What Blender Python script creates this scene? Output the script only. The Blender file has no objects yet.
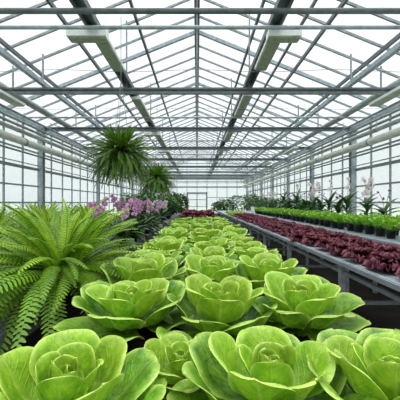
import bpy, math, random
from mathutils import Vector, Matrix, noise
rnd = random.Random(7)
PI = math.pi
R = math.radians
COL = bpy.context.scene.collection
CZ = 1.40                      # height of the eye above the floor
HORIZ = 202.5                  # picture row of the horizon
F = 300.0

# ------------------------------------------------------------------ helpers
class MB:
    def __init__(self):
        self.v = []; self.f = []; self.uv = []; self.e = []; self.m = []
    def add(self, verts, faces, uv=None, edge=None, mi=0):
        o = len(self.v)
        self.v += [tuple(p) for p in verts]
        self.f += [tuple(i + o for i in f) for f in faces]
        self.m += [mi] * len(faces)
        self.uv += uv if uv else [(0.5, 0.5)] * len(verts)
        self.e += edge if edge else [0.0] * len(verts)
    def box(self, x0, x1, y0, y1, z0, z1, mi=0):
        self.add([(x0,y0,z0),(x1,y0,z0),(x1,y1,z0),(x0,y1,z0),(x0,y0,z1),(x1,y0,z1),(x1,y1,z1),(x0,y1,z1)],
                 [(0,3,2,1),(4,5,6,7),(0,1,5,4),(1,2,6,5),(2,3,7,6),(3,0,4,7)], mi=mi)
    def bar(self, a, b, w, h, up=(0,0,1), mi=0):
        """rectangular bar from a to b, w across, h along up"""
        a = Vector(a); b = Vector(b); d = (b - a).normalized(); up = Vector(up)
        s = d.cross(up)
        if s.length < 1e-4: s = d.cross(Vector((0,1,0)))
        s.normalize(); u = s.cross(d).normalized()
        vs = []
        for p in (a, b):
            for (i, j) in ((-1,-1),(1,-1),(1,1),(-1,1)):
                vs.append(p + s * (i * w / 2) + u * (j * h / 2))
        self.add(vs, [(0,1,2,3),(7,6,5,4),(0,4,5,1),(1,5,6,2),(2,6,7,3),(3,7,4,0)], mi=mi)
    def tube(self, pts, r, n=8, mi=0, cap=True):
        pts = [Vector(p) for p in pts]
        rs = r if isinstance(r, (list, tuple)) else [r] * len(pts)
        vs = []; fs = []
        for k, p in enumerate(pts):
            d = (pts[min(k+1, len(pts)-1)] - pts[max(k-1, 0)]).normalized()
            s = d.cross(Vector((0,0,1)))
            if s.length < 1e-3: s = Vector((1,0,0))
            s.normalize(); u = s.cross(d)
            for i in range(n):
                a = 2 * PI * i / n
                vs.append(p + (s * math.cos(a) + u * math.sin(a)) * rs[k])
        for k in range(len(pts)-1):
            for i in range(n):
                j = (i+1) % n
                fs.append((k*n+i, k*n+j, (k+1)*n+j, (k+1)*n+i))
        if cap:
            fs.append(tuple(range(n-1, -1, -1))); fs.append(tuple((len(pts)-1)*n + i for i in range(n)))
        self.add(vs, fs, mi=mi)
    def lathe(self, prof, n=20, mi=0, c=(0,0,0)):
        vs = []; fs = []
        for (r, z) in prof:
            for i in range(n):
                a = 2*PI*i/n
                vs.append((c[0]+r*math.cos(a), c[1]+r*math.sin(a), c[2]+z))
        for k in range(len(prof)-1):
            for i in range(n):
                j = (i+1) % n
                fs.append((k*n+i, k*n+j, (k+1)*n+j, (k+1)*n+i))
        self.add(vs, fs, mi=mi)
    def merge(self, other, M, mi=None):
        self.add([M @ Vector(p) for p in other.v], other.f, list(other.uv), list(other.e))
        n = len(other.f)
        self.m[-n:] = other.m if mi is None else [mi]*n
    def data(self, name, mats, smooth=True):
        me = bpy.data.meshes.new(name)
        me.from_pydata(self.v, [], self.f)
        uvl = me.uv_layers.new(name='UVMap')
        vi = [0] * len(me.loops); me.loops.foreach_get('vertex_index', vi)
        flat = []
        for i in vi: flat += self.uv[i]
        uvl.data.foreach_set('uv', flat)
        at = me.attributes.new('edge', 'FLOAT', 'POINT'); at.data.foreach_set('value', self.e)
        for m in (mats if isinstance(mats, (list, tuple)) else [mats]): me.materials.append(m)
        me.polygons.foreach_set('material_index', self.m)
        me.polygons.foreach_set('use_smooth', [smooth] * len(me.polygons))
        me.update()
        return me
    def obj(self, name, mats, parent=None, smooth=False):
        return link(name, self.data(name, mats, smooth), parent)

def link(name, me, parent=None):
    o = bpy.data.objects.new(name, me); COL.objects.link(o)
    if parent: o.parent = parent
    return o
def tag(o, label, cat, group=None, kind=None):
    o['label'] = label; o['category'] = cat
    if group: o['group'] = group
    if kind: o['kind'] = kind
    return o
def thing(name, label, cat, loc=(0,0,0), rz=0, group=None, kind=None):
    o = bpy.data.objects.new(name, None); COL.objects.link(o)
    o.empty_display_size = 0.1
    o.location = loc; o.rotation_euler = (0,0,rz)
    return tag(o, label, cat, group, kind)
def dup(root, loc, rz, scale, label):
    r = root.copy(); COL.objects.link(r); r.location = loc; r.rotation_euler = (0,0,rz); r.scale = (scale,)*3
    r['label'] = label
    for ch in KIDS.get(root, []):
        c = ch.copy(); COL.objects.link(c); c.parent = r
        for g in KIDS.get(ch, []):
            d = g.copy(); COL.objects.link(d); d.parent = c
    return r
KIDS = {}
def kids(root):
    ch = list(root.children); KIDS[root] = ch
    for c in ch: KIDS[c] = list(c.children)
ORD = ['zeroth','first','second','third','fourth','fifth','sixth','seventh','eighth','ninth','tenth','eleventh','twelfth','thirteenth',
       'fourteenth','fifteenth','sixteenth','seventeenth','eighteenth','nineteenth','twentieth','twenty-first','twenty-second','twenty-third',
       'twenty-fourth','twenty-fifth','twenty-sixth','twenty-seventh','twenty-eighth','twenty-ninth','thirtieth','thirty-first','thirty-second',
       'thirty-third','thirty-fourth','thirty-fifth','thirty-sixth','thirty-seventh','thirty-eighth','thirty-ninth','fortieth']
def at(px, py, d):
    """world point that stands at depth d behind picture pixel"""
    return Vector(((px-197)/F*d, d, CZ + (HORIZ-py)/F*d))

# ------------------------------------------------------------------ materials
def srgb(*c):
    return tuple(((x/255)/12.92 if x/255 <= .04045 else ((x/255+.055)/1.055)**2.4) for x in c) + (1,)
class NT:
    def __init__(self, name):
        self.m = bpy.data.materials.new(name); self.m.use_nodes = True
        self.t = self.m.node_tree; self.t.nodes.clear()
        self.out = self.n('ShaderNodeOutputMaterial')
    def n(self, typ, **kw):
        x = self.t.nodes.new(typ)
        for k, v in kw.items(): setattr(x, k, v)
        return x
    def l(self, a, b): self.t.links.new(a, b)
    def math(self, op, a, b=None, clamp=False):
        x = self.n('ShaderNodeMath', operation=op, use_clamp=clamp)
        for i, q in enumerate((a, b)):
            if q is None: continue
            if isinstance(q, (int, float)): x.inputs[i].default_value = q
            else: self.l(q, x.inputs[i])
        return x.outputs[0]
    def ramp(self, fac, stops):
        x = self.n('ShaderNodeValToRGB')
        while len(x.color_ramp.elements) < len(stops): x.color_ramp.elements.new(.5)
        for e, (p, c) in zip(x.color_ramp.elements, stops): e.position = p; e.color = c
        self.l(fac, x.inputs[0]); return x.outputs[0]
    def mix(self, fac, a, b, mode='MIX'):
        x = self.n('ShaderNodeMix', data_type='RGBA', blend_type=mode)
        for i, q in ((0, fac), (6, a), (7, b)):
            if isinstance(q, (int, float, tuple)): x.inputs[i].default_value = q
            else: self.l(q, x.inputs[i])
        return x.outputs[2]
    def noise(self, scale, detail=3, coord='Object', rough=.55):
        tc = self.n('ShaderNodeTexCoord'); x = self.n('ShaderNodeTexNoise')
        x.inputs['Scale'].default_value = scale; x.inputs['Detail'].default_value = detail; x.inputs['Roughness'].default_value = rough
        self.l(tc.outputs[coord], x.inputs['Vector']); return x.outputs['Fac']
    def bump(self, h, strength, dist):
        b = self.n('ShaderNodeBump'); b.inputs['Strength'].default_value = strength; b.inputs['Distance'].default_value = dist
        self.l(h, b.inputs['Height']); return b.outputs[0]
    def pbr(self, col, rough=.5, metal=0., normal=None, spec=.5):
        p = self.n('ShaderNodeBsdfPrincipled')
        if isinstance(col, tuple): p.inputs['Base Color'].default_value = col
        else: self.l(col, p.inputs['Base Color'])
        p.inputs['Roughness'].default_value = rough; p.inputs['Metallic'].default_value = metal
        p.inputs['Specular IOR Level'].default_value = spec
        if normal: self.l(normal, p.inputs['Normal'])
        return p
    def done(self, sh): self.l(sh, self.out.inputs[0]); return self.m

def mat_plain(name, c, rough=.5, metal=0., nscale=20, namt=.15, spec=.5, bump=0):
    t = NT(name)
    f = t.noise(nscale, 4)
    k = 1 - namt
    col = t.ramp(f, [(.3, (c[0]*k, c[1]*k, c[2]*k, 1)), (.7, (min(1,c[0]*(1+namt)), min(1,c[1]*(1+namt)), min(1,c[2]*(1+namt)), 1))])
    p = t.pbr(col, rough, metal, t.bump(f, bump, .01) if bump else None, spec)
    return t.done(p.outputs[0])

def mat_leaf(name, deep, mid, pale, trans=.3, rough=.42, veins=True, rim=.8, blister=.5, scale=55, hue=.02, spec=.35, veinamt=.55, mott=.25, lo=.34, hi=.62):
    """a leaf: paler midrib, side veins and rim, blistered surface, light passing through"""
    t = NT(name)
    uv = t.n('ShaderNodeUVMap'); sep = t.n('ShaderNodeSeparateXYZ'); t.l(uv.outputs[0], sep.inputs[0])
    u, v = sep.outputs[0], sep.outputs[1]
    a = t.math('ABSOLUTE', t.math('SUBTRACT', u, .5)); a2 = t.math('MULTIPLY', a, 2)
    nz = t.noise(7, 3)
    fine = t.noise(scale, 3)
    oi = t.n('ShaderNodeObjectInfo')
    base = t.ramp(t.math('ADD', t.math('MULTIPLY', nz, 1-mott), t.math('MULTIPLY', fine, mott)), [(lo, deep), (hi, mid)])
    height = fine
    if veins:
        wob = t.math('MULTIPLY', t.math('SUBTRACT', nz, .5), 1.6)
        ph = t.math('ADD', t.math('SUBTRACT', t.math('MULTIPLY', v, 8.0), t.math('MULTIPLY', a2, 3.2)), wob)
        sv = t.math('ABSOLUTE', t.math('SUBTRACT', t.math('FRACT', ph), .5))      # 0 on a vein
        side = t.math('SUBTRACT', 1.0, t.math('MULTIPLY', sv, 9.0), True)
        mr = t.math('SUBTRACT', 1.0, t.math('DIVIDE', a2, t.math('ADD', .035, t.math('MULTIPLY', t.math('SUBTRACT', 1.0, v), .16))), True)
        vein = t.math('MAXIMUM', t.math('MULTIPLY', side, .42), mr)
        base = t.mix(t.math('MULTIPLY', vein, veinamt), base, pale)
        height = t.math('SUBTRACT', fine, t.math('MULTIPLY', vein, .45))
    ed = t.n('ShaderNodeAttribute', attribute_name='edge')
    ef = t.math('MULTIPLY', t.math('POWER', ed.outputs['Fac'], 5.0), rim, True)
    base = t.mix(ef, base, pale)
    hs = t.n('ShaderNodeHueSaturation')
    t.l(t.math('ADD', .5 - hue/2, t.math('MULTIPLY', oi.outputs['Random'], hue)), hs.inputs['Hue'])
    t.l(t.math('ADD', .9, t.math('MULTIPLY', oi.outputs['Random'], .22)), hs.inputs['Value'])
    t.l(base, hs.inputs['Color']); col = hs.outputs[0]
    nrm = t.bump(height, blister, .012)
    p = t.pbr(col, rough, 0, nrm, spec)
    tr = t.n('ShaderNodeBsdfTranslucent'); t.l(col, tr.inputs[0])
    mx = t.n('ShaderNodeMixShader'); mx.inputs[0].default_value = trans
    t.l(p.outputs[0], mx.inputs[1]); t.l(tr.outputs[0], mx.inputs[2])
    return t.done(mx.outputs[0])

def mat_glass(name, frost, tint, speck=60):
    t = NT(name)
    tp = t.n('ShaderNodeBsdfTransparent'); tp.inputs[0].default_value = tint
    tl = t.n('ShaderNodeBsdfTranslucent'); tl.inputs[0].default_value = (.93,.96,.97,1)
    gl = t.n('ShaderNodeBsdfGlossy'); gl.inputs['Roughness'].default_value = .12; gl.inputs[0].default_value = (.9,.95,1,1)
    a = t.n('ShaderNodeMixShader'); f = t.noise(speck, 2)
    t.l(t.math('ADD', frost*.6, t.math('MULTIPLY', f, .8*frost)), a.inputs[0])
    t.l(tp.outputs[0], a.inputs[1]); t.l(tl.outputs[0], a.inputs[2])
    b = t.n('ShaderNodeMixShader'); b.inputs[0].default_value = .03
    t.l(a.outputs[0], b.inputs[1]); t.l(gl.outputs[0], b.inputs[2])
    return t.done(b.outputs[0])

STEEL = mat_plain('galvanised_steel', (.27,.305,.315), .45, .25, 9, .3)
STEEL_DARK = mat_plain('weathered_steel', (.12,.145,.152), .5, .2, 9, .3)
STEEL_BLUE = mat_plain('blue_grey_steel', (.34,.40,.44), .45, .2, 8, .3)
PIPE = mat_plain('cream_painted_pipe', (.62,.64,.58), .45, 0, 5, .12)
PIPE_GREY = mat_plain('grey_pipe', (.36,.39,.38), .45, .1, 6, .2)
LAMP_WHITE = mat_plain('white_enamel', (.80,.82,.80), .4, 0, 12, .06)
LAMP_GREEN = mat_plain('grey_green_diffuser', (.33,.37,.27), .4, 0, 14, .3)
TRAY = None
BLACK_POT = mat_plain('black_plastic', (.012,.012,.013), .45, 0, 30, .3)
GREY_POT = mat_plain('grey_plastic', (.10,.11,.115), .5, 0, 30, .3)
SOIL = mat_plain('potting_soil', (.022,.015,.010), .95, 0, 60, .5, .2, .6)
WIRE = mat_plain('thin_wire', (.20,.23,.24), .5, .3, 30, .2)
GLASS_ROOF = mat_glass('roof_glass', .10, (.97,.985,.985,1))
GLASS_WALL = mat_glass('wall_glass', .20, (.95,.975,.98,1), 25)
WHITE_DOOR = mat_plain('white_door_frame', (.70,.74,.75), .45, 0, 10, .08)

def mat_tray():
    t = NT('ribbed_aluminium')
    tc = t.n('ShaderNodeTexCoord'); sp = t.n('ShaderNodeSeparateXYZ'); t.l(tc.outputs['Object'], sp.inputs[0])
    w = t.math('ABSOLUTE', t.math('SUBTRACT', t.math('FRACT', t.math('MULTIPLY', sp.outputs[0], 16.0)), .5))
    g = t.math('GREATER_THAN', w, .40)
    nz = t.noise(14, 4)
    col = t.ramp(nz, [(.3, (.29,.335,.37,1)), (.7, (.42,.47,.51,1))])
    col = t.mix(t.math('MULTIPLY', g, .55), col, (.16,.19,.21,1))
    p = t.pbr(col, .42, .35, t.bump(t.math('SUBTRACT', 1.0, g), .5, .004))
    return t.done(p.outputs[0])
TRAY = mat_tray()
def mat_floor():
    t = NT('bare_soil_floor')
    a = t.noise(3, 6); b = t.noise(90, 3)
    col = t.ramp(t.math('ADD', t.math('MULTIPLY', a, .6), t.math('MULTIPLY', b, .4)), [(.40, (.006,.005,.004,1)), (.56, (.016,.012,.009,1)), (.74, (.055,.040,.030,1))])
    return t.done(t.pbr(col, .95, 0, t.bump(b, .7, .02), .15).outputs[0])
FLOOR = mat_floor()
OUTSIDE = mat_plain('outside_field', (.34,.40,.30), .95, 0, .3, .25, .1)

LETTUCE = mat_leaf('lettuce_leaf', (.042,.145,.005,1), (.205,.43,.018,1), (.58,.76,.17,1), .20, .36, True, .95, .6, 34, .012, .5, .30, .55, .36, .62)  # natural mottling, its dark tone deepened to paint in shade contrast
LETTUCE_IN = mat_leaf('lettuce_inner_leaf', (.125,.30,.010,1), (.34,.57,.030,1), (.64,.80,.18,1), .22, .36, True, .9, .5, 34, .01, .5, .30, .55, .36, .62)
REDLET = mat_leaf('red_lettuce_leaf', (.026,.003,.008,1), (.105,.012,.032,1), (.44,.14,.19,1), .15, .40, False, .7, .7, 60, .02)
REDLET_IN = mat_leaf('red_lettuce_base', (.14,.09,.03,1), (.20,.11,.05,1), (.40,.16,.14,1), .2, .45, False, .5, .6, 60, .02)
GREENLET = mat_leaf('bright_green_leaf', (.10,.28,.012,1), (.24,.52,.03,1), (.50,.74,.12,1), .3, .42, True, .5, .5, 60, .02)
FERN = mat_leaf('fern_frond', (.070,.19,.008,1), (.20,.41,.018,1), (.42,.62,.07,1), .26, .45, False, .55, .3, 45, .02)
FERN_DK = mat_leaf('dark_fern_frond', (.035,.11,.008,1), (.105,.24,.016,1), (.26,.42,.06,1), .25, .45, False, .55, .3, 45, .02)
FERN_YG = mat_leaf('fresh_fern_frond', (.15,.32,.010,1), (.36,.58,.022,1), (.54,.74,.09,1), .3, .45, False, .55, .3, 45, .02)
RACHIS = mat_plain('fern_stalk', (.10,.16,.03), .6, 0, 30, .2)
STRAP = mat_leaf('orchid_leaf', (.014,.050,.010,1), (.040,.115,.022,1), (.11,.20,.06,1), .12, .33, False, .3, .25, 25, .02, .5)
SHRUB = mat_leaf('shrub_leaf', (.022,.080,.012,1), (.065,.175,.025,1), (.14,.27,.06,1), .2, .4, False, .3, .3, 30, .03, .5)
STALK = mat_plain('flower_stalk', (.06,.10,.03), .5, 0, 30, .2)
BARK = mat_plain('shrub_stem', (.06,.05,.03), .8, 0, 20, .3)
PINK = mat_leaf('pink_petal', (.56,.20,.46,1), (.74,.36,.64,1), (.92,.76,.89,1), .25, .5, False, .85, .2, 40, .02, .3)
PINK_LIP = mat_plain('magenta_lip', (.30,.02,.20), .5, 0, 40, .2)
WHITEP = mat_leaf('white_petal', (.72,.66,.68,1), (.84,.80,.80,1), (.93,.90,.90,1), .25, .5, False, .6, .2, 40, .01, .3)
WHITE_LIP = mat_plain('rose_lip', (.70,.42,.50), .5, 0, 40, .2)
PURPLE = mat_leaf('purple_petal', (.20,.05,.16,1), (.32,.10,.27,1), (.50,.25,.45,1), .25, .5, False, .6, .2, 40, .01, .3)

# ------------------------------------------------------------------ the house
def zroof(x): return CZ + 5.3 - 0.4 * abs(x)
HW = 6.0; EAVE = CZ + 2.9; Y0, Y1 = -0.6, 36.0
TIES = [7.5, 11.4, 15.4, 19.4, 23.4, 27.4, 31.4, 35.4]

fl = MB(); fl.box(-6.0, 6.0, Y0, Y1, -0.05, 0.0)
tag(fl.obj('floor', FLOOR), 'dark bare soil floor under the growing benches', 'floor', None, 'structure')
og = MB(); og.box(-70, -6.25, -20, 120, -0.3, -0.22); og.box(6.25, 70, -20, 120, -0.3, -0.22); og.box(-6.25, 6.25, 36.3, 120, -0.3, -0.22)
tag(og.obj('ground_outside', OUTSIDE), 'pale green field outside the greenhouse glass', 'ground', None, 'structure')

def roof():
    root = thing('ceiling', 'pitched glass greenhouse roof on thin grey glazing bars', 'ceiling', kind='structure')
    for s in (-1, 1):
        g = MB()
        n = 5
        for k in range(n):                     # panes between purlins, in one skin per slope
            xa, xb = HW*k/n + .005, HW*(k+1)/n - .005
            za, zb = zroof(xa)+.05, zroof(xb)+.05
            vs = [(s*xa,Y0,za),(s*xb,Y0,zb),(s*xb,Y1,zb),(s*xa,Y1,za)]
            vs += [(x,y,z+.006) for x,y,z in vs]
            g.add(vs, [(0,1,2,3),(7,6,5,4),(0,4,5,1),(1,5,6,2),(2,6,7,3),(3,7,4,0)])
        g.obj('glass_panes', GLASS_ROOF, root)
        y = Y0 + .3; k = 0
        while y < Y1:
            b = MB(); big = (k % 5 == 2)
            w, h = (.085, .10) if big else (.040, .055)
            b.bar((s*.04, y, zroof(0)-.02), (s*HW, y, zroof(HW)-.02), w, h, up=(0,0,1))
            b.obj('rafter' if big else 'glazing_bar', STEEL_BLUE if big else STEEL, root)
            y += .80; k += 1
        for x in (1.52, 2.95, 4.25, 5.3):
            b = MB(); b.bar((s*x, Y0, zroof(x)-.10), (s*x, Y1, zroof(x)-.10), .06, .09)
            b.obj('purlin', STEEL_DARK, root)
        b = MB()                               # channel under the ties that carries the lamps
        xc = -1.76 if s < 0 else 1.31
        for dx in (-.085, .085): b.bar((xc+dx, Y0, CZ+3.0), (xc+dx, Y1, CZ+3.0), .045, .11)
        b.bar((xc, Y0, CZ+3.04), (xc, Y1, CZ+3.04), .13, .02)
        b.obj('lamp_channel', STEEL_DARK, root)
        b = MB(); b.bar((s*3.85, Y0, CZ+2.97), (s*3.85, Y1, CZ+2.97), .11, .10); b.bar((s*3.85, Y0, CZ+3.03), (s*3.85, Y1, CZ+3.03), .05, .02)
        b.obj('screen_rail', STEEL_BLUE, root)
        b = MB(); b.bar((s*2.2, Y0, CZ+3.75), (s*2.2, Y1, CZ+3.75), .05, .06)
        b.obj('purlin', STEEL_DARK, root)
    b = MB(); b.bar((0,Y0,zroof(0)-.05), (0,Y1,zroof(0)-.05), .11, .14); b.bar((0,Y0,zroof(0)+.08), (0,Y1,zroof(0)+.08), .16, .03)
    b.obj('ridge_beam', STEEL_DARK, root)
    for i, y in enumerate(TIES):
        z = CZ + 2.79
        b = MB(); b.bar((-HW, y, z+.05), (HW, y, z+.05), .07, .05); b.bar((-HW, y, z-.055), (HW, y, z-.055), .07, .06); b.bar((-HW, y+.02, z), (HW, y+.02, z), .02, .10)
        b.obj('tie_beam', STEEL_DARK, root)
        for x in (-4.6, -3.85, -1.76, 1.31, 3.85, 4.6):
            q = MB(); q.bar((x, y, z+.05), (x, y, zroof(x)-.05), .035, .035, up=(0,1,0)); q.obj('truss_strut', STEEL, root)
        for s in (-1, 1):
            q = MB(); q.bar((s*5.12, y, z+.05), (s*5.6, y, zroof(5.6)-.06), .03, .03, up=(0,1,0)); q.obj('truss_brace', STEEL, root)
        q = MB(); q.bar((0, y, z+.05), (0, y, zroof(0)-.1), .03, .03, up=(0,1,0)); q.obj('truss_strut', STEEL, root)
    b = MB(); b.tube([(-HW, 4.37, CZ+2.79), (HW, 4.37, CZ+2.79)], .042, 10); b.obj('cross_pipe', STEEL_DARK, root, True)
    for y in (4.78, 9.85, 13.55, 17.4, 21.4, 25.4, 29.4, 33.4):   # lighter cross pipes
        b = MB(); b.tube([(-HW, y, CZ+2.79), (HW, y, CZ+2.79)], .032, 8); b.obj('cross_pipe', STEEL_BLUE, root, True)
    for y in (22.0, 24.4, 27.0, 29.6, 32.2, 34.6):         # low pipes under the farthest ties
        b = MB(); b.tube([(-HW, y, CZ+2.28), (HW, y, CZ+2.28)], .04, 8); b.obj('cross_pipe', STEEL_BLUE, root, True)
    for (y, sag) in ((6.4, .06), (9.0, .05), (12.6, .05)):   # sagging wires
        b = MB(); b.tube([(-HW+.1+ (2*HW-.2)*k/16, y, CZ+2.84 - sag*math.sin(PI*k/4)**2) for k in range(17)], .006, 5); b.obj('sagging_wire', WIRE, root, True)
roof()

def side_wall(s):
    nm = 'wall_left' if s < 0 else 'wall_right'
    root = thing(nm, f"glass wall on the {'left' if s<0 else 'right'} with grey steel posts and thin glazing bars", 'wall', kind='structure')
    g = MB()
    zs = [.12, CZ-.62, CZ, CZ+.60, CZ+1.23, CZ+1.85, EAVE-.1]
    for a, b in zip(zs[:-1], zs[1:]):
        g.box(s*(HW+.06)-.003, s*(HW+.06)+.003, Y0, Y1, a+.003, b-.003)
    g.obj('glass_panes', GLASS_WALL, root)
    k = MB(); k.box(s*(HW+.05)-.06, s*(HW+.05)+.06, Y0, Y1, 0, .12); k.obj('kerb', STEEL, root)
    for z in zs[1:-1]:
        b = MB(); big = abs(z-(CZ+1.23)) < .01
        b.bar((s*HW, Y0, z), (s*HW, Y1, z), .05, .10 if big else .055); b.obj('glazing_rail', STEEL, root)
    b = MB(); b.bar((s*(HW-.25), Y0, CZ+1.32), (s*(HW-.25), Y1, CZ+1.32), .03, .03); b.obj('vent_rail', STEEL, root)
    y = 2.2
    while y < Y1:
        b = MB(); b.bar((s*(HW+.02), y, .1), (s*(HW+.02), y, EAVE-.05), .045, .05, up=(0,1,0)); b.obj('mullion', STEEL, root); y += 1.02
    for y in (TIES[1:] if s > 0 else (11.4, 17.9, 23.4, 27.4, 31.4, 35.4)):
        b = MB(); x = s*(HW-.10)
        for dy in (-.09, .09): b.bar((x, y+dy, 0), (x, y+dy, CZ+2.9), .16, .03, up=(0,1,0))
        b.bar((x, y, 0), (x, y, CZ+2.9), .03, .16, up=(0,1,0))
        b.obj('steel_post', STEEL_BLUE, root)
        c = MB(); c.box(x-.13, x+.13, y-.15, y+.15, CZ+2.66, CZ+2.72); c.bar((x, y-.11, CZ+2.35), (x-s*.45, y-.11, CZ+2.74), .03, .06); c.obj('post_bracket', STEEL_BLUE, root)
    b = MB(); b.bar((s*(HW-.02), Y0, EAVE-.06), (s*(HW-.02), Y1, EAVE-.06), .22, .16); b.bar((s*(HW-.20), Y0, EAVE-.14), (s*(HW-.20), Y1, EAVE-.14), .08, .05)
    b.obj('eave_gutter', STEEL_BLUE, root)
side_wall(-1); side_wall(1)

def end_wall():
    root = thing('wall_back', 'glass gable wall at the far end with a glazed double door', 'wall', kind='structure')
    g = MB()
    g.box(-HW, -1.25, Y1+.05, Y1+.056, .1, EAVE); g.box(1.25, HW, Y1+.05, Y1+.056, .1, EAVE); g.box(-1.25, 1.25, Y1+.05, Y1+.056, 2.62, EAVE)
    vs = [(-HW,Y1+.05,EAVE),(HW,Y1+.05,EAVE),(0,Y1+.05,zroof(0))]; vs += [(x,y+.006,z) for x,y,z in vs]
    g.add(vs, [(0,1,2),(5,4,3),(0,3,4,1),(1,4,5,2),(2,5,3,0)])
    g.obj('glass_panes', GLASS_WALL, root)
    x = -HW + 1.2
    while x < HW:
        if abs(x) > 1.3 or True:
            z0 = 2.6 if abs(x) < 1.2 else 0
            b = MB(); b.bar((x, Y1, z0), (x, Y1, zroof(x)), .06, .06, up=(0,1,0)); b.obj('mullion', STEEL, root)
        x += 1.2
    for z in (CZ+.6, CZ+1.85, EAVE):
        for xa, xb in (((-HW, -1.25), (1.25, HW)) if z < 2.5 else ((-HW, HW),)):
            b = MB(); b.bar((xa, Y1-.02, z), (xb, Y1-.02, z), .06, .16 if z > 3 else .07); b.obj('glazing_rail', STEEL, root)
    k = MB(); k.box(-HW, -1.25, Y1-.05, Y1+.1, 0, .12); k.box(1.25, HW, Y1-.05, Y1+.1, 0, .12); k.obj('kerb', STEEL, root)
    d = thing('door_1', 'white framed double glass door in the far end wall', 'door', (0, Y1-.06, 0), kind='structure')
    f = MB(); f.box(-1.25,-1.13,-.05,.05,0,2.62); f.box(1.13,1.25,-.05,.05,0,2.62); f.box(-1.25,1.25,-.05,.05,2.5,2.62); f.obj('door_frame', STEEL, d)
    for s in (-1, 1):
        l = MB(); x0, x1 = (s*.02, s*1.13) if s > 0 else (s*1.13, s*.02)
        l.box(x0, x0+.07, -.03,.03,.02,2.5); l.box(x1-.07, x1, -.03,.03,.02,2.5)
        for z in (.02, .85, 1.7, 2.40): l.box(x0, x1, -.03,.03, z, z+.10)
        lo = l.obj('door_leaf', WHITE_DOOR, d)
        p = MB(); p.box(x0+.07, x1-.07, -.004, .004, .1, 2.4); p.obj('pane', GLASS_WALL, lo)
        h = MB(); h.tube([(s*.09,-.06,1.0),(s*.09,-.06,1.25)], .015); h.obj('handle', STEEL_DARK, lo)
end_wall()

# ------------------------------------------------------------------ pipes, lamps
def long_pipe(s, x, h, r, mat, label, name='heating_pipe', rods=True):
    t = thing(name, label, 'pipe', (s*x, 0, CZ+h), group='pipes along the side walls')
    b = MB(); b.tube([(0, Y0, 0), (0, Y1-.1, 0)], r, 14); b.obj('pipe', mat, t, True)
    y = 5.4
    while y < Y1-.5 and rods:
        c = MB(); c.tube([(0, y-.04, 0), (0, y+.04, 0)], r*1.12, 14); c.obj('clamp', STEEL, t, True)
        q = MB(); q.bar((0, y, r*.9), (0, y, max(r+.1, min(2.72-h+.1, 1.0))), .015, .015, up=(0,1,0)); q.obj('hanger_rod', STEEL, t)
        y += 4
for s, sd in ((-1, 'left'), (1, 'right')):
    long_pipe(s, 5.42, 1.90, .115, PIPE, f'thick cream heating pipe, lowest of the pipes along the {sd} glass wall')
    long_pipe(s, 5.62, 2.28, .070, PIPE_GREY, f'grey pipe just above the thick cream pipe on the {sd} side', 'water_pipe')
    long_pipe(s, 5.35, 2.46, .035, STEEL, f'thin steel pipe under the eave gutter on the {sd} side', 'hanging_conduit', False)
    long_pipe(s, 5.72, 1.66, .03, STEEL, f'thin steel pipe directly below the thick cream pipe on the {sd} side', 'hanging_conduit', False)
    long_pipe(s, 5.3, 2.30, .04, STEEL, f'dark steel pipe between the gutter and the cream pipe, {sd} side', 'hanging_conduit', False)
    long_pipe(s, 5.75, 2.08, .03, STEEL, f'thin steel pipe between the cream and grey pipes on the {sd} side', 'hanging_conduit', False)
    long_pipe(s, 5.05, 2.52, .03, STEEL, f'thin steel pipe farthest in below the gutter on the {sd} side', 'hanging_conduit', False)
    long_pipe(s, 4.96, 2.955, .085, PIPE_GREY, f'grey-green round pipe hung highest, farthest in from the {sd} wall', 'overhead_pipe', False)

def lamp(x, y, h, side, label, box=True, bar=True, L=1.4, z_rod=None):
    """lamp: a cross housing with a white front and a long diffuser bar running away from its inner end"""
    t = thing('grow_lamp', label, 'lamp', (x, y, CZ+h), group='hanging grow lamps')
    if bar:
        b = MB(); b.box(-.125, .125, 0, L, .03, .09); b.box(-.06, .06, .05, L-.05, .09, .13); b.obj('housing', LAMP_WHITE, t)
        d = MB(); d.box(-.115, .115, .02, L-.02, 0, .03)
        d.obj('diffuser', LAMP_GREEN, t)
    if box:
        x0, x1 = (-.14, .42) if side > 0 else (-.54, .13)
        b = MB(); b.box(x0, x1, -.22, -.005, .012, .17); b.obj('ballast_box', LAMP_WHITE, t)
        d = MB(); d.box(x0+.02, x1-.02, -.20, -.02, -.01, .012); d.obj('cover_plate', LAMP_GREEN, t)
    for yy in ((-.17,) if box else ()) + ((L*.8,) if bar else ()):
        q = MB(); q.tube([(0, yy, .13), (0, yy, z_rod or (2.95-h+.02))], .008, 6); q.obj('hanger_rod', WIRE, t)
k = 0
for i in range(7):
    near = ['nearest', 'second nearest', 'third', 'fourth', 'fifth', 'sixth', 'seventh'][i]
    lamp(-1.67, (5.27, 8.2, 12.7, 16.9, 20.9, 24.9, 28.9)[i], 2.80, -1, f'pale hanging lamp with greenish underside, {near} in the row left of the ridge', box=(i != 1), L=1.15 if i == 0 else 2.2)
    lamp(1.35, (5.27, 7.95, 12.0, 16.3, 20.9, 24.9, 28.9)[i], 2.80, 1, f'pale hanging lamp with greenish underside, {near} in the row right of the ridge', box=(i in (0, 2, 3)), L=1.12 if i == 0 else 1.9)
for s, sd in ((-1, 'left'), (1, 'right')):
    for i, y in enumerate((6.1, 14.0, 19.0)):
        lamp(s*4.62, y, 2.50, s, f"flat lamp with greenish underside hung near the {sd} eave, {['close to the picture edge','midway down the house','farther down the house'][i]}", box=False, L=1.75, z_rod=.62)

TRAY_SHADED = mat_plain('shade_darkened_bench', (.13,.145,.155), .5, .2, 14, .35)  # grey bench colour darkened to include the shade of the plants on it
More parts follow.
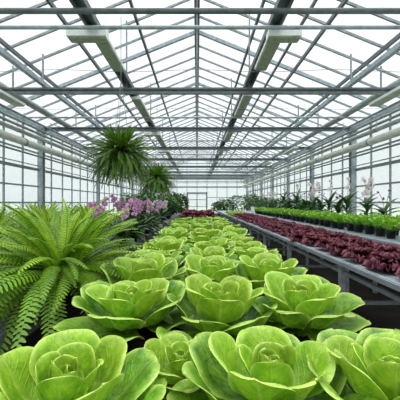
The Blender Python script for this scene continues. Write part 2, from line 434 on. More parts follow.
# ------------------------------------------------------------------ benches
BZ = CZ - .57
def bench(name, label, x0, x1, y0, y1, legs, inner, mat=TRAY, z=BZ, lip=.05):
    t = thing(name, label, 'bench', ((x0+x1)/2, y0, 0))
    hw = (x1-x0)/2; L = y1-y0
    b = MB(); b.box(-hw, hw, 0, L, z-.030, z); 
    b.box(-hw, -hw+.025, 0, L, z, z+.012); b.box(hw-.025, hw, 0, L, z, z+.012); b.box(-hw-.012, -hw, 0, L, z-.034, z+.005); b.box(hw, hw+.012, 0, L, z-.055, z+.005)
    b.obj('tabletop', mat, t)
    for s in (-1, 1):
        q = MB(); q.bar((s*(hw-.06), .02, z-.115), (s*(hw-.06), L-.02, z-.115), .03, .035); q.obj('long_rail', STEEL, t)
    for yl in legs:
        for s in (-1, 1):
            q = MB(); x = s*(hw-.04); q.bar((x, yl, 0), (x, yl, z-.030), .05, .05, up=(0,1,0)); q.obj('leg', STEEL, t)
        q = MB(); q.bar((-hw+.05, yl, .42), (hw-.05, yl, .42), .035, .035); q.obj('cross_bar', STEEL, t)
    return t
bench('plant_bench', 'long ribbed aluminium bench carrying the rows of red lettuces', 1.38, 2.34, 1.25, 21.0, [1.69+1.67*k for k in range(-1, 12)], 0)
bench('plant_bench', 'aluminium bench by the right glass wall carrying green pots and orchids', 2.72, 4.55, 1.45, 21.0, [1.2+2.0*k for k in range(10)], 0)
bench('plant_bench', 'long grey bench on the left carrying ferns and pink orchids', -3.3, -.845, .55, 16.0, [.5+2.0*k for k in range(8)], 0, TRAY_SHADED)

# the growing bed
BEDX0, BEDX1 = -.50, .64; BED_Y1 = 7.55; SURF = CZ - .482
t = thing('growing_bed', 'raised bed of dark soil filled with green lettuce heads', 'growing bed', ((BEDX0+BEDX1)/2, .35, 0))
w = (BEDX1-BEDX0)/2; L = BED_Y1 - .35
b = MB(); b.box(-w, w, 0, L, SURF-.18, SURF-.15)
for (a, c, d, e) in ((-w, -w+.02, 0, L), (w-.02, w, 0, L), (-w+.02, w-.02, 0, .02), (-w+.02, w-.02, L-.02, L)): b.box(a, c, d, e, SURF-.15, SURF-.01)
b.obj('tray', BLACK_POT, t)
sb = MB(); n, m = 10, 50; vs = []; fs = []
for j in range(m+1):
    for i in range(n+1):
        x = -w+.02+(2*w-.04)*i/n; y = .02+(L-.04)*j/m; vs.append((x, y, SURF-.03+.012*noise.noise((x*9, y*9, 0))))
for j in range(m):
    for i in range(n): q = j*(n+1)+i; fs.append((q, q+1, q+n+2, q+n+1))
sb.add(vs, fs); sb.obj('soil', SOIL, t, True)
for yl in (.1, 1.5, 3.0, 4.5, 6.0, 7.1):
    for s in (-1, 1):
        q = MB(); q.bar((s*(w-.06), yl, 0), (s*(w-.06), yl, SURF-.18), .05, .05, up=(0,1,0)); q.obj('leg', STEEL, t)

# ------------------------------------------------------------------ lettuce
def leaf(L, W, th0, th1, th2, Rc, r0=.012, curl=.012, wave=.006, seed=0, nu=14, nv=16, base_w=.34, peak=.60, blister=.0022, tipr=1.0):
    """spoon-shaped leaf growing along +X from the axis and up"""
    b = MB(); N = 64; pts = []; r, z = r0, 0.0
    for i in range(N+1):
        tt = i/N
        if tt < .72:
            q = tt/.72; q = q*q*(3-2*q); th = th0+(th1-th0)*q
        else:
            q = (tt-.72)/.28; q = q*q; th = th1+(th2-th1)*q
        pts.append((r, z, th)); r += math.cos(th)*L/N; z += math.sin(th)*L/N
    vs = []; uv = []; ed = []
    for j in range(nv+1):
        tt = math.sin(j/nv*PI/2); k = min(N, int(tt*N)); fr = tt*N-k; k2 = min(N, k+1)
        pr = pts[k][0]+(pts[k2][0]-pts[k][0])*fr; pz = pts[k][1]+(pts[k2][1]-pts[k][1])*fr; th = pts[k][2]
        if tt > peak: w = W*max(0, 1-((tt-peak)/(1-peak))**2.15)**.5
        else:
            q = tt/peak; q = q*q*(3-2*q); w = W*(base_w+(1-base_w)*q)
        w = max(w, .0015)
        for i in range(nu+1):
            uu = -1+2*i/nu; uu = math.sin(uu*PI/2)*.55+uu*.45; uw = min(1, abs(uu))
            s = uu*w; a = s/Rc
            y = Rc*math.sin(a); inn = Rc*(1-math.cos(a))
            e = max(0, (abs(uu)-.62)/.38)*min(1, tt*2)
            inn -= curl*e*e*(w/W)
            inn += wave*math.sin(9*tt+seed*1.7+(2.1 if uu > 0 else 0))*uu*uu
            inn += wave*.8*math.sin(5*uu+seed)*max(0, tt-.6)
            inn -= .006*max(0, 1-abs(uu)*6)*(1-tt)*(1 if nu > 8 else 0)
            p = noise.noise((s*30+seed*7.3, tt*L*30, seed*3.1))
            inn += blister*p*(1-e*.5)
            vs.append((pr-math.sin(th)*inn, y, pz+math.cos(th)*inn)); uv.append((.5+uu/2, tt))
            ed.append(min(1, max(abs(uu)**1.5*min(1, tt*3), max(0, (tt-.72)/.28))))
    fs = []
    for j in range(nv):
        for i in range(nu): q = j*(nu+1)+i; fs.append((q, q+1, q+nu+2, q+nu+1))
    b.add(vs, fs, uv, ed); return b
def lerp(a, b, f): return a+(b-a)*f
GOLD = R(137.5)
RINGS = ((5, .228, .092, -8, 20, -10, .18, .012, .006), (6, .220, .100, -2, 50, 14, .135, .022, .005), (5, .185, .090, 16, 62, 40, .095, .018, .004),
         (4, .126, .062, 34, 78, 62, .060, .010, .003), (4, .084, .040, 54, 90, 95, .034, .004, .003), (3, .062, .026, 72, 100, 122, .026, .002, .002))
def head_leaves(seed, nu=14, nv=16):
    """the leaves of one head, outermost first: (mesh builder, azimuth, ring)"""
    g = random.Random(seed); out = []; ph0 = g.uniform(0, 6.28); i = 0
    for ri, (n, L, W, a, b_, c, Rc, curl, wave) in enumerate(RINGS):
        for k in range(n):
            ph = ph0+ri*.52+2*PI*k/n+g.uniform(-.2, .2)
            out.append((leaf(L*g.uniform(.90, 1.08), W*g.uniform(.92, 1.06), R(a+g.uniform(-4, 6)), R(b_+g.uniform(-9, 9)), R(c+g.uniform(-14, 14)), Rc*g.uniform(.9, 1.15),
                             [.03, .025, .016, .010, .007, .004][ri], curl*g.uniform(.5, 1.3), wave, seed*31+i, nu, nv), ph, ri)); i += 1
    return out
def lettuce(seed, label, detail=True):
    t = thing('lettuce_head', label, 'lettuce', group='green lettuce heads in the raised bed')
    lv = head_leaves(seed) if detail else head_leaves(seed, 8, 9)
    low = MB(); heart = MB()
    for i, (mb, ph, ri) in enumerate(lv):
        z = .003*i
        if ri >= 4: heart.merge(mb, Matrix.Translation((0, 0, z)) @ Matrix.Rotation(ph, 4, 'Z'))
        elif detail:
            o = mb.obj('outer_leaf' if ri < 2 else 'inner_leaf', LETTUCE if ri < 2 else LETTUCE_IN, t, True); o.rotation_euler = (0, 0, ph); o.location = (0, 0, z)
        else: low.merge(mb, Matrix.Translation((0, 0, z)) @ Matrix.Rotation(ph, 4, 'Z'), 0 if ri < 2 else 1)
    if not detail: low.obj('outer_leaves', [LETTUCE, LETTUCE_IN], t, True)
    heart.obj('heart', LETTUCE_IN, t, True)
    st = MB(); st.tube([(0,0,-.05), (0,0,.02), (0,0,.05)], [.018, .022, .012], 8); st.obj('stem', LETTUCE_IN, t, True)
    kids(t); return t

HZ = SURF
NEAR = [  # x, y, dz, rot, scale, variant, label
    (-.275, .63, .0, .4, 1.0, 0, 'largest green lettuce at the lower left corner, cut off by the picture edge'),
    (-.045, .83, -.03, 1.0, .66, 1, 'small low green lettuce rosette wedged between the two big front heads'),
    (.168, .68, .0, 2.0, .94, 2, 'big open green lettuce front and centre, just right of the small rosette'),
    (.430, .66, .0, 2.9, .97, 3, 'green lettuce at the lower right corner, cut off by the picture edge'),
    (-.250, 1.15, .0, .9, 1.04, 4, 'green lettuce behind the lower left corner head, beside the fern'),
    (.087, 1.13, .0, 1.7, 1.05, 5, 'wide open green lettuce directly behind the small low rosette'),
    (.405, 1.17, .0, .2, 1.03, 1, 'green lettuce on the bed edge behind the lower right corner head'),
]
protos = {}
def place_head(x, y, dz, rz, sc, var, label, detail=True):
    key = (var, detail)
    z = HZ+dz
    if key not in protos:
        p = lettuce(11+var*5, label, detail); protos[key] = p; p.location = (x, y, z); p.rotation_euler = (0, 0, rz); p.scale = (sc,)*3; return p
    return dup(protos[key], (x, y, z), rz, sc, label)
for a in NEAR: place_head(*a)
cols = [(-.26, 'left'), (.08, 'middle'), (.395, 'right')]
y = 1.56; row = 3
while y < 6.35:
    for ci, (cx, cn) in enumerate(cols):
        det = row < 9
        place_head(cx+rnd.uniform(-.03, .03), y+(.05 if ci == 1 else 0)+rnd.uniform(-.03, .03), rnd.uniform(-.015, .02), rnd.uniform(0, 6.28), rnd.uniform(1.0, 1.16), rnd.randrange(6), f'green lettuce, {ORD[row]} from the front in the {cn} lengthwise row of the bed', det)
    y += .385; row += 1

# ------------------------------------------------------------------ frilly lettuces
def frill_leaf(L, W, th0, th1, seed, amp, nu=18, nv=8):
    b = MB(); vs = []; uv = []; ed = []; g = random.Random(seed); p1 = g.uniform(0, 6); p2 = g.uniform(0, 6)
    r, z = .008, 0; N = nv
    for j in range(nv+1):
        tt = j/nv; th = th0+(th1-th0)*tt
        w = W*(.25+.75*min(1, tt*1.25)**.8)*(1 if tt < .8 else 1-.35*((tt-.8)/.2)**2)
        for i in range(nu+1):
            uu = -1+2*i/nu
            k = max(abs(uu)**2, tt**2)*tt
            n_ = amp*k*math.sin(uu*11+p1+tt*2)+amp*.5*k*math.sin(uu*23+p2)
            n_ += .25*W*uu*uu
            rr = -.15*L*uu*uu*tt + amp*.4*k*math.sin(uu*17+p2)
            vs.append((r+rr*math.cos(th)-math.sin(th)*n_, uu*w, z+rr*math.sin(th)+math.cos(th)*n_)); uv.append((.5+uu/2, tt)); ed.append(min(1, k))
        r += math.cos(th)*L/N; z += math.sin(th)*L/N
    fs = [(j*(nu+1)+i, j*(nu+1)+i+1, (j+1)*(nu+1)+i+1, (j+1)*(nu+1)+i) for j in range(nv) for i in range(nu)]
    b.add(vs, fs, uv, ed); return b
def pot_mesh(r, h):
    b = MB(); b.lathe([(0, 0), (r*.74, 0), (r*.97, h*.86), (r*1.05, h*.86), (r*1.05, h), (r*.96, h), (r*.94, h*.9)], 18); return b
def soil_mesh(r, z):
    b = MB(); b.lathe([(r*.95, z), (r*.6, z+.006), (.001, z+.01)], 18); return b
def frilly(seed, name, label, cat, group, mats, pot, n=(9, 8, 6), size=1.0, amp=.018, flat=1.0, parts=True):
    t = thing(name, label, cat, group=group); g = random.Random(seed)
    pot_mesh(*pot).obj('pot', BLACK_POT, t, True); soil_mesh(pot[0], pot[1]*.9).obj('soil', SOIL, t, True)
    z0 = pot[1]*.9
    rings = ((n[0], .165, .085, -8, 24), (n[1], .135, .072, 28, 66), (n[2], .10, .055, 55, 85))
    for ri, (k, L, W, a, c) in enumerate(rings):
        m = MB()
        for i in range(k):
            lf = frill_leaf(L*size*g.uniform(.9, 1.1), W*size*g.uniform(.9, 1.1), R(a*flat+g.uniform(-6, 6)), R(c*flat+g.uniform(-8, 8)), seed*50+ri*20+i, amp*size)
            m.merge(lf, Matrix.Translation((0, 0, z0+.004*i)) @ Matrix.Rotation(i*2*PI/k+g.uniform(-.2, .2)+ri*.4, 4, 'Z'))
        m.obj(['outer_leaves', 'inner_leaves', 'heart'][ri], mats[ri], t, True)
    kids(t); return t
def rows(make, nvar, xs, y0, y1, step, z, label, sc=(.9, 1.1)):
    ps = {}
    for xi, (x, xn) in enumerate(xs):
        y = y0+xi*step*.5; k = 1
        while y < y1:
            v = rnd.randrange(nvar); loc = (x+rnd.uniform(-.03, .03), y+rnd.uniform(-.03, .03), z); rz = rnd.uniform(0, 6.28); s = rnd.uniform(*sc); lb = label(xn, k)
            if v not in ps:
                p = make(v, lb); ps[v] = p; p.location = loc; p.rotation_euler = (0, 0, rz); p.scale = (s,)*3
            else: dup(ps[v], loc, rz, s, lb)
            y += step; k += 1
RM = (REDLET, REDLET, REDLET_IN)
rows(lambda v, lb: frilly(100+v, 'red_lettuce', lb, 'lettuce', 'red lettuces along the near right bench', (REDLET, REDLET, REDLET), (.055, .03), size=1.06, amp=.028, flat=1.0), 5,
     [(1.585, 'aisle-side'), (1.94, 'wall-side')], 2.1, 11.6, .37, BZ,
     lambda xn, k: f'frilly dark red lettuce, {ORD[k]} from the near end in the {xn} row')
rows(lambda v, lb: frilly(140+v, 'leaf_lettuce', lb, 'lettuce', 'light green lettuces at the far end of the red rows', (GREENLET, LETTUCE_IN, LETTUCE_IN), (.085, .045), size=1.2, amp=.02, flat=.7), 2,
     [(1.585, 'aisle-side'), (1.94, 'wall-side')], 11.9, 14.6, .36, BZ,
     lambda xn, k: f'light green lettuce, {ORD[k]} beyond the red heads in the {xn} row')
def leafy(seed, label):
    t = thing('potted_lettuce', label, 'potted plant', group='green pots on the bench by the right wall'); g = random.Random(seed)
    pot_mesh(.085, .14).obj('pot', BLACK_POT, t, True); soil_mesh(.085, .126).obj('soil', SOIL, t, True)
    m = MB()
    for i in range(19):
        f = i/18
        lf = leaf(lerp(.25, .20, f)*g.uniform(.85, 1.1), lerp(.062, .045, f), R(lerp(14, 75, f)), R(lerp(50, 88, f)+g.uniform(-10, 10)), R(lerp(-35, 50, f)), .12, .01, .01, .014, seed*20+i, 8, 9)
        m.merge(lf, Matrix.Translation((0, 0, .125)) @ Matrix.Rotation(i*GOLD+g.uniform(-.3, .3), 4, 'Z'))
    m.obj('foliage', GREENLET, t, True); kids(t); return t
rows(lambda v, lb: leafy(180+v, lb), 5, [(3.10, 'front'), (3.46, 'second')], 3.4, 16.0, .335, BZ,
     lambda xn, k: f'bright green plant in a black pot, {ORD[k]} from the near end, {xn} row')
# red lettuces closing the far end of the bed
k = 0; rp = None
for j, yy in enumerate((6.62, 6.95, 7.28)):
    for i, xx in enumerate((-.17, .035, .24)):
        lb = f"dark red lettuce closing the bed's far end, {['left','middle','right'][i]} one of the {['front','middle','back'][j]} three"
        if rp is None:
            rp = frilly(230, 'red_lettuce', lb, 'lettuce', 'red lettuces closing the far end of the bed', (REDLET, REDLET, REDLET), (.07, .18), size=1.12, amp=.026, flat=1.1); p = rp
            p.location = (xx, yy, SURF-.015)
        else: dup(rp, (xx+rnd.uniform(-.03, .03), yy, SURF-.015), rnd.uniform(0, 6.28), rnd.uniform(.95, 1.1), lb)

# ------------------------------------------------------------------ ferns
def frond(L, e0, e1, W, np_, seed, side=0.0, lod=0):
    """arching pinnate frond in the +X / Z plane"""
    b = MB(); g = random.Random(seed); pts = []; N = np_; p = Vector((.01, 0, 0)); az = 0
    for i in range(N+1):
        tt = i/N; th = e0+(e1-e0)*tt**1.15; az = side*tt*tt
        d = Vector((math.cos(th)*math.cos(az), math.cos(th)*math.sin(az), math.sin(th)))
        pts.append((p.copy(), d)); p = p+d*(L/N)
    rr = MB(); rr.tube([q[0] for q in pts[::max(1, N//7)]], .0028 if lod == 0 else .004, 4, cap=False)
    b.merge(rr, Matrix.Identity(4), 1)
    for i in range(2, N):
        tt = i/N; q, d = pts[i]
        lat = Vector((-math.sin(side*tt*tt), math.cos(side*tt*tt), 0)); up = lat.cross(d).normalized()*-1
        if up.z < 0 and math.cos(e0) > 0: pass
        w = W*min(1, .45+tt*2.4)*(1-(max(0, tt-.30)/.70)**1.7*.88)
        hb = L/N*.52
        for s in (-1, 1):
            o = q + d*(L/N*.25*(s+1))
            dirn = (lat*s + d*.28 - up*.10).normalized(); w2 = w*g.uniform(.88, 1.08)
            dr = Vector((0, 0, -1))*(w2*.10)
            v = [o-d*hb*.5, o+d*hb*.6, o+dirn*w2*.4-d*hb*.66+up*.002, o+dirn*w2*.4+d*hb*.72+up*.002, o+dirn*w2*.8-d*hb*.30+dr, o+dirn*w2*.8+d*hb*.52+dr, o+dirn*w2+d*hb*.2+dr]
            e = [0, 0, .3, .3, .7, .7, 1]
            b.add(v, [(0, 2, 3, 1), (2, 4, 5, 3), (4, 6, 5)] if s > 0 else [(1, 3, 2, 0), (3, 5, 4, 2), (5, 6, 4)], [(.5, tt)]*7, e)
    return b
def fern(label, loc, nfr, Lr, Wr, mats, seed, pot=(.12, .18), elev=(82, -10), np_=30, variants=14, name='potted_fern', group=None, drop=1.0, hang=None, rz=0, spread=.08, extra=0):
    t = thing(name, label, 'fern', loc, rz, group); g = random.Random(seed); z0 = pot[1]*.9
    if pot[0] > 0:
        pot_mesh(*pot).obj('pot' if not hang else 'basket', BLACK_POT, t, True); soil_mesh(pot[0], z0).obj('soil', SOIL, t, True)
    ms = {}; raw = {}; inner = MB(); order = list(range(nfr))
    if extra: random.Random(seed+1).shuffle(order)
    for i in range(nfr):
        f = order[i]/(nfr-1)                                     # 0 innermost and upright, 1 outermost and drooping
        key = int(f*(variants-1)+.5)
        if key not in ms:
            fv = key/(variants-1)
            L = lerp(Lr[0], Lr[1], min(1, fv*1.6)); e0 = R(lerp(elev[0], elev[1], fv**.9)); e1 = e0-R(lerp(45, 95, fv)*drop)
            e1 = max(e1, R(-88))
            mb = frond(L, e0, e1, lerp(Wr[0], Wr[1], min(1, fv*1.5)), np_, seed*90+key, g.uniform(-.5, .5), 0)
            m = mats[0] if fv < .5 else (mats[1] if fv < .85 else mats[2])
            ms[key] = mb.data('frond', [m, RACHIS], True); raw[key] = mb
        if i >= nfr-extra:
            a = i*GOLD+g.uniform(-.25, .25); sp = spread*(.3+.7*f)
            inner.merge(raw[key], Matrix.Translation((sp*math.cos(a)*g.uniform(.2, 1), sp*math.sin(a)*g.uniform(.2, 1), z0-(sp*.8*f if hang else 0))) @ Matrix.Rotation(a, 4, 'Z') @ Matrix.Rotation(g.uniform(-.5, .5), 4, 'X') @ Matrix.Scale(g.uniform(.75, 1.05), 4))
            continue
        o = link('frond', ms[key], t)
        o.rotation_euler = (g.uniform(-.5, .5), g.uniform(-.12, .12), i*GOLD+g.uniform(-.25, .25)); s = g.uniform(.85, 1.12); o.scale = (s, s, s)
        sp = spread*(.3+.7*f); o.location = (sp*math.cos(i*GOLD)*g.uniform(.2, 1)+g.uniform(-.03, .03), sp*math.sin(i*GOLD)*g.uniform(.2, 1)+g.uniform(-.03, .03), z0-(sp*.8*f if hang else 0))
    if extra: inner.obj('foliage', [mats[1], RACHIS], t, True)['kind'] = 'stuff'
    if hang:
        for a in (0, 2.09, 4.19):
            q = MB(); q.tube([(pot[0]*math.cos(a), pot[0]*math.sin(a), pot[1]*.95), (0, 0, hang*.55)], .004, 5); q.obj('hanging_wire', WIRE, t)
        q = MB(); q.tube([(0, 0, hang*.55), (0, 0, hang)], .005, 5); q.obj('hook', WIRE, t)
    kids(t); return t
FM = (FERN_YG, FERN, FERN)
p = at(61, 262, 1.75)
fern('large bright green fern spreading over the bench edge at the left front', (p.x, p.y, BZ), 190, (.42, .68), (.040, .052), FM, 3, (.13, .20), (86, -16), 29, 32, drop=.92, spread=.20, extra=90)
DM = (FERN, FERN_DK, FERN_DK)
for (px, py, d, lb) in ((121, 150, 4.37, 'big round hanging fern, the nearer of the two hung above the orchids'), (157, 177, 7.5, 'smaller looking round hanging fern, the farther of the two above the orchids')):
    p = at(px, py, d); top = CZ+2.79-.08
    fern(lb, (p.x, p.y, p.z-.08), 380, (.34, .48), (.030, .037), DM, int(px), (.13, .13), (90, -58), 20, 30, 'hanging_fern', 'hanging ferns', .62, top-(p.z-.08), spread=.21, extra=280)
# ferns further back on the left bench
bk = fern('bushy green fern behind the large front fern, nearest the left picture edge', (-1.95, 2.75, BZ), 70, (.34, .48), (.036, .046), FM, 41, (.14, .22), (86, 15), 20, 14, spread=.16, drop=.7, group='ferns at the back of the left bench')
for (x, y, lb) in ((-1.45, 3.0, 'bushy green fern with upright fronds directly behind the large front fern'), (-2.7, 3.9, 'green fern beside the left glass wall, third from the front'),
                   (-2.05, 3.9, 'green fern in the middle of the left bench, left of the first pink orchids'), (-2.6, 5.0, 'green fern by the left glass wall, level with the nearer hanging fern'),
                   (-1.85, 5.1, 'green fern behind the nearest pink orchids on the left bench'), (-2.3, 6.6, 'green fern far back on the left bench between orchids and glass wall'),
                   (-2.9, 7.8, 'farthest green fern along the left glass wall')):
    dup(bk, (x, y, BZ), rnd.uniform(0, 6.28), rnd.uniform(.95, 1.12), lb)

# ------------------------------------------------------------------ orchids
def strap(L, W, e0, e1, seed):
    b = MB(); vs = []; uv = []; ed = []; x, z = .005, 0; n = 9
    for j in range(n+1):
        tt = j/n; th = e0+(e1-e0)*tt; w = W*(.45+.55*math.sin(PI*min(1, tt*1.1+.08)))*(1 if tt < .8 else max(.05, 1-((tt-.8)/.2)**2))
        for i, uu in enumerate((-1, -.5, 0, .5, 1)):
            fold = abs(uu)*w*.35
            vs.append((x-math.sin(th)*fold, uu*w, z+math.cos(th)*fold)); uv.append((.5+uu/2, tt)); ed.append(abs(uu))
        x += math.cos(th)*L/n; z += math.sin(th)*L/n
    b.add(vs, [(j*5+i, j*5+i+1, (j+1)*5+i+1, (j+1)*5+i) for j in range(n) for i in range(4)], uv, ed); return b
def blossom(r, seed):
    """five rounded petals and a lip, facing -Y"""
    b = MB(); g = random.Random(seed)
    for k, (a, L, W) in enumerate(((90, 1, .5), (210, .95, .42), (330, .95, .42), (20, 1, .72), (160, 1, .72))):
        a = R(a+g.uniform(-6, 6)); ca, sa = math.cos(a), math.sin(a); vs = []; ed = []
        n = 4
        for j in range(n+1):
            tt = j/n; w = r*W*math.sin(PI*(.12+.83*tt))**.8*.72
            for uu in (-1, 0, 1):
                lx, ly = tt*r*L, uu*w
                vs.append((lx*ca-ly*sa, -.15*r*math.sin(tt*2.2)+.12*r*abs(uu)-.003*(k > 2), lx*sa+ly*ca)); ed.append(max(tt**2, abs(uu)*.8))
        b.add(vs, [(j*3+i, j*3+i+1, (j+1)*3+i+1, (j+1)*3+i) for j in range(n) for i in (0, 1)], None, ed)
    b.lathe([(.001, r*.10), (r*.20, 0), (r*.16, -r*.22), (.001, -r*.35)], 6, 1, (0, -.22*r, -.02*r))
    return b
def orchid(seed, name, label, petal, lip, group, nleaf=8, leafL=.28, leafW=.03, stems=2, stemH=.5, nfl=7, flr=.042, pot=(.075, .14), lean=1, elev=(75, 20), potmat=None, cane=0):
    t = thing(name, label, 'orchid', group=group); g = random.Random(seed); z0 = pot[1]*.9
    pot_mesh(*pot).obj('pot', potmat or BLACK_POT, t, True); soil_mesh(pot[0], z0).obj('bark_mix', SOIL, t, True)
    for i in range(nleaf):
        f = i/max(1, nleaf-1); e0 = R(lerp(elev[0], elev[1], f)+g.uniform(-8, 8))
        o = strap(leafL*g.uniform(.8, 1.15), leafW*g.uniform(.85, 1.1), e0, e0-R(g.uniform(35, 75)), seed+i).obj('leaf', STRAP, t, True)
        o.rotation_euler = (0, 0, i*GOLD+g.uniform(-.3, .3)); o.location = (0, 0, z0+.01+cane*(1-f))
    bl = [blossom(flr, seed*3+k).data('flower', [petal, lip], True) for k in range(3)]
    for s in range(stems):
        a = g.uniform(-.9, .9)+(PI if s % 2 else 0); H = stemH*g.uniform(.85, 1.1); pts = []
        for k in range(11):
            tt = k/10; out = .06*tt+.24*lean*max(0, tt-.55)**1.5
            pts.append(Vector((math.cos(a)*out, math.sin(a)*out-.03*tt, z0+H*(tt-.55*lean*max(0, tt-.72)**1.6))))
        so = MB(); so.tube(pts, [.004]*11, 5); so = so.obj('flower_stem', STALK, t, True)
        for k in range(nfl):
            tt = 1-k*.52/max(1, nfl); q = tt*10; i = min(9, int(q)); p = pts[i].lerp(pts[i+1], q-i)
            o = link('flower', bl[k % 3], so); sd = (1 if k % 2 else -1)
            o.location = p+Vector((sd*flr*.62*g.uniform(.5, 1), -flr*.35, flr*g.uniform(-.4, .3))); o.rotation_euler = (g.uniform(-.35, .1), g.uniform(-.4, .4), g.uniform(-.5, .5)+.25*sd)
            s_ = g.uniform(.85, 1.1)*(1 if k else .8); o.scale = (s_,)*3
    kids(t); return t
# pink orchids in a line along the left bench
PO = []
spots = [(-.97, 3.85, .95), (-1.38, 4.15, .95), (-.93, 4.35, 1.0), (-.93, 4.95, 1.0), (-1.33, 5.2, 1.04), (-.93, 5.55, 1.0), (-.93, 6.2, 1.0), (-1.3, 6.8, 1.0), (-.93, 6.9, .98)]
for i, (x, y, s) in enumerate(spots):
    edge = x > -1.15; n_ = sum(1 for q in spots[:i+1] if (q[0] > -1.15) == edge)
    lb = f"pink orchid in a black pot, {ORD[n_]} from the front {'along the aisle edge' if edge else 'in the inner row'}"
    if i < 3: PO.append(orchid(300+i*7, 'pink_orchid', lb, PINK, PINK_LIP, 'pink orchids on the left bench', 18, .36, .055, 1 + i % 2, .57, 7, .048, elev=(70, -5))); p = PO[i]; p.location = (x, y, BZ); p.rotation_euler = (0, 0, rnd.uniform(0, 1)); p.scale = (s,)*3
    else: dup(PO[i % 3], (x, y, BZ), rnd.uniform(0, 6.28), s, lb)
wo = None
for (x, y, s, lb) in ((-1.0, 8.3, .95, 'white and pink orchid beyond the last pink ones, nearest the aisle'), (-1.35, 8.9, 1.0, 'white orchid beyond the pink group, second from the aisle'), (-1.05, 9.7, 1.0, 'farthest white orchid on the left bench, before the dark shrubs')):
    if wo is None: wo = orchid(401, 'white_orchid', lb, WHITEP, WHITE_LIP, 'white orchids on the left bench', 12, .40, .045, 2, .48, 6, .045); wo.location = (x, y, BZ)
    else: dup(wo, (x, y, BZ), rnd.uniform(0, 6.28), s, lb)
# orchids by the right wall
RG = 'tall orchids along the right wall'
def place_at(o, px, d, s=1, rz=0):
    o.location = ((px-197)/F*d, d, BZ); o.scale = (s,)*3; o.rotation_euler = (0, 0, rz)
o1 = orchid(501, 'white_orchid', 'tall white orchid with strap leaves and leaning sprays by the nearest right-hand post', WHITEP, WHITE_LIP, RG, 16, .40, .042, 2, .92, 3, .100, (.10, .17), 1.7, (65, 15), cane=.30); place_at(o1, 367, 6.7, 1.12, .35)
o2 = orchid(509, 'white_orchid', 'tall orchid with a single upright white spike, left of the nearest right-hand post', WHITEP, WHITE_LIP, RG, 18, .38, .044, 1, 1.0, 4, .062, (.10, .17), .3, (68, 15), cane=.34); place_at(o2, 329, 8.6, 1.15, .2)
o3 = orchid(517, 'purple_orchid', 'orchid with small dark purple flowers, closest to the right picture edge', PURPLE, PINK_LIP, RG, 11, .34, .05, 2, .62, 2, .036, (.10, .15), .9, (60, 15), cane=.18); place_at(o3, 385, 6.1, 1.15, .3)
for i, (px, d, s, src, lb) in enumerate(((347, 7.7, 1.15, o2, 'strap-leaved white orchid directly left of the nearest right-hand post'), (314, 10.2, 1.25, o1, 'dark strap-leaved orchid, fourth along the wall from the right picture edge'), (297, 11.8, 1.35, o2, 'dark strap-leaved orchid, fifth along the wall from the right picture edge'),
        (284, 13.6, 1.4, o2, 'dark strap-leaved orchid, sixth along the wall from the right picture edge'), (272, 15.5, 1.1, o1, 'pale flowering orchid, seventh along the wall from the right picture edge'), (262, 17.5, 1.15, o1, 'pale pink and white orchid, last before the dark shrubs at the far right'))):
    q = dup(src, (0, 0, 0), 0, 1, lb); place_at(q, px, d, s, rnd.uniform(0, 1.2))

# ------------------------------------------------------------------ shrubs at the far end
def shrub(seed, label, loc, w, h, n=520, name='leafy_shrub', lr=.11, group=None, mat=None):
    t = thing(name, label, 'shrub', loc, 0, group); g = random.Random(seed)
    pot_mesh(.22, .34).obj('pot', BLACK_POT, t, True); soil_mesh(.22, .31).obj('soil', SOIL, t, True)
    st = MB()
    for k in range(5):
        a = k*1.26; st.tube([(0, 0, .3), (w*.15*math.cos(a), w*.15*math.sin(a), h*.5), (w*.3*math.cos(a+.3), w*.3*math.sin(a+.3), h*.85)], [.02, .014, .006], 6)
    st.obj('stems', BARK, t, True)
    m = MB()
    lf = [strap(lr*1.5, lr*.42, .5, -.6, k) for k in range(2)]
    for i in range(n):
        a = g.uniform(0, 2*PI); c = g.uniform(-.75, 1); rr = g.uniform(.55, 1)**.6*(1+.22*math.sin(3*a+seed)*math.cos(2*c+seed)); ss = math.sqrt(1-c*c)
        p = Vector((w/2*rr*ss*math.cos(a), w/2*rr*ss*math.sin(a), h*.60+h*.40*rr*c))
        m.merge(lf[i % 2], Matrix.Translation(p) @ Matrix.Rotation(a+g.uniform(-.9, .9), 4, 'Z') @ Matrix.Rotation(g.uniform(-.6, .5), 4, 'Y') @ Matrix.Rotation(g.uniform(-.6, .6), 4, 'X'))
    m.obj('foliage', mat or SHRUB, t, True)
    return t
SG = 'shrubs at the far end of the house'
for i, (px, d, w, h, lb) in enumerate((
    (241, 23.0, 2.1, 2.0, 'big round dark green shrub at the far right, tallest of the right-hand shrubs'),
    (226, 26.2, 1.5, 1.75, 'dark green shrub at the far right, nearest to the end door'),
    (252, 24.9, 1.3, 2.1, 'dark green shrub at the far right, between the big shrub and the orchids'),
    (219, 28.6, 1.3, 1.5, 'low dark green shrub beside the end of the bench, right of the end door'))):
    shrub(600+i, lb, ((px-197)/F*d, d, 0), w, h, 620, group=SG)
for i, (px, d, w, h, lb) in enumerate((
    (181, 18.4, .85, 1.95, 'dark green shrub just left of the end door, nearest the aisle'),
    (173, 16.9, 1.0, 2.0, 'dark green shrub at the far left, second from the aisle'),
    (161, 18.7, 1.2, 2.1, 'dark green shrub at the far left under the farther hanging fern'),
    (146, 17.2, 1.3, 1.9, 'dark green shrub at the far left by the glass wall'))):
    shrub(640+i, lb, ((px-197)/F*d, d, 0), w, h, 620, group=SG)
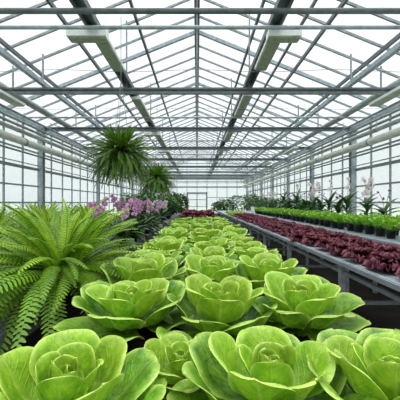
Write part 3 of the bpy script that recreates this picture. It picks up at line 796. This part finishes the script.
# loose dark foliage plants on the left bench, past the white orchids
for i, (x, y, w, h, lb) in enumerate(((-1.1, 10.6, .8, .75, 'dark leafy plant on the left bench just past the white orchids'), (-1.2, 12.2, .9, .85, 'dark leafy plant on the left bench, second past the white orchids'), (-1.25, 14.2, 1.0, .9, 'dark leafy plant at the far end of the left bench'),
                                      (-1.95, 9.4, 1.0, .85, 'dark leafy plant by the left glass wall, nearer one'), (-2.2, 12.2, 1.2, .95, 'dark leafy plant by the left glass wall, farther one'))):
    shrub(670+i, lb, (x, y, BZ), w, h, 420, 'bench_shrub', .075, 'leafy plants on the left bench')
for i, (x, y, w, h, n_) in enumerate(((4.1, 10.9, .75, .62, 'first'), (4.1, 12.7, .85, .70, 'second'), (3.9, 14.6, .9, .78, 'third'), (3.95, 16.6, .95, .85, 'fourth'), (3.9, 18.6, 1.0, .95, 'fifth'))):
    shrub(690+i, f'dark leafy plant on the right wall bench, {n_} from the near end, among the orchids', (x, y, BZ), w, h, 420, 'bench_shrub', .075, 'leafy plants on the right wall bench')
for px, d, lb in ((338, 8.0, 'dark strap-leaved orchid between the two spiked ones left of the nearest post'), (306, 10.9, 'dark strap-leaved orchid standing just left of the fourth along the wall'), (321, 9.4, 'dark strap-leaved orchid standing just right of the fourth along the wall'), (290, 12.6, 'dark strap-leaved orchid standing just left of the fifth along the wall')):
    q = dup(o3, (0, 0, 0), 0, 1, lb); place_at(q, px, d, 1.25, rnd.uniform(0, 6))
# small white plant tag standing between the rows on the right
p = at(248, 212, 10.0)
t = thing('plant_tag', 'small white plant tag standing between the right-hand benches rows', 'tag', (2.28, 12.3, BZ))
b = MB(); b.box(-.012, .012, -.003, .003, 0, .30); b.obj('stake', WHITE_DOOR, t)
b = MB(); b.box(-.075, .075, -.004, .004, .22, .40); b.obj('card', LAMP_WHITE, t)

# ------------------------------------------------------------------ sky, camera
W_ = bpy.data.worlds.new('overcast'); bpy.context.scene.world = W_; W_.use_nodes = True
nt = W_.node_tree; nt.nodes.clear()
tc = nt.nodes.new('ShaderNodeTexCoord'); sp = nt.nodes.new('ShaderNodeSeparateXYZ'); nt.links.new(tc.outputs['Generated'], sp.inputs[0])
cr = nt.nodes.new('ShaderNodeValToRGB'); nt.links.new(sp.outputs[2], cr.inputs[0])
e = cr.color_ramp.elements
e[0].position = 0.0; e[0].color = (.30, .315, .322, 1); e[1].position = 1.0; e[1].color = (1.9, 1.9, 1.9, 1)
x = cr.color_ramp.elements.new(.5); x.color = (.375, .385, .39, 1)
bg = nt.nodes.new('ShaderNodeBackground'); nt.links.new(cr.outputs[0], bg.inputs[0]); bg.inputs[1].default_value = 2.6
wo_ = nt.nodes.new('ShaderNodeOutputWorld'); nt.links.new(bg.outputs[0], wo_.inputs[0])

cam = bpy.data.cameras.new('camera'); co = bpy.data.objects.new('camera', cam); COL.objects.link(co)
cam.sensor_width = 36; cam.lens = 36*F/400; cam.clip_start = .05; cam.clip_end = 400
co.location = (0, 0, CZ); co.rotation_euler = (PI/2, 0, 0)
cam.shift_x = 3/400; cam.shift_y = 2.5/400
sc = bpy.context.scene; sc.camera = co
sc.view_settings.view_transform = 'Standard'; sc.view_settings.look = 'None'; sc.view_settings.gamma = 1; sc.view_settings.exposure = 0
sc.view_settings.use_curve_mapping = False
sc.cycles.transparent_max_bounces = 24; sc.cycles.max_bounces = 8
sc.cycles.use_denoising = True
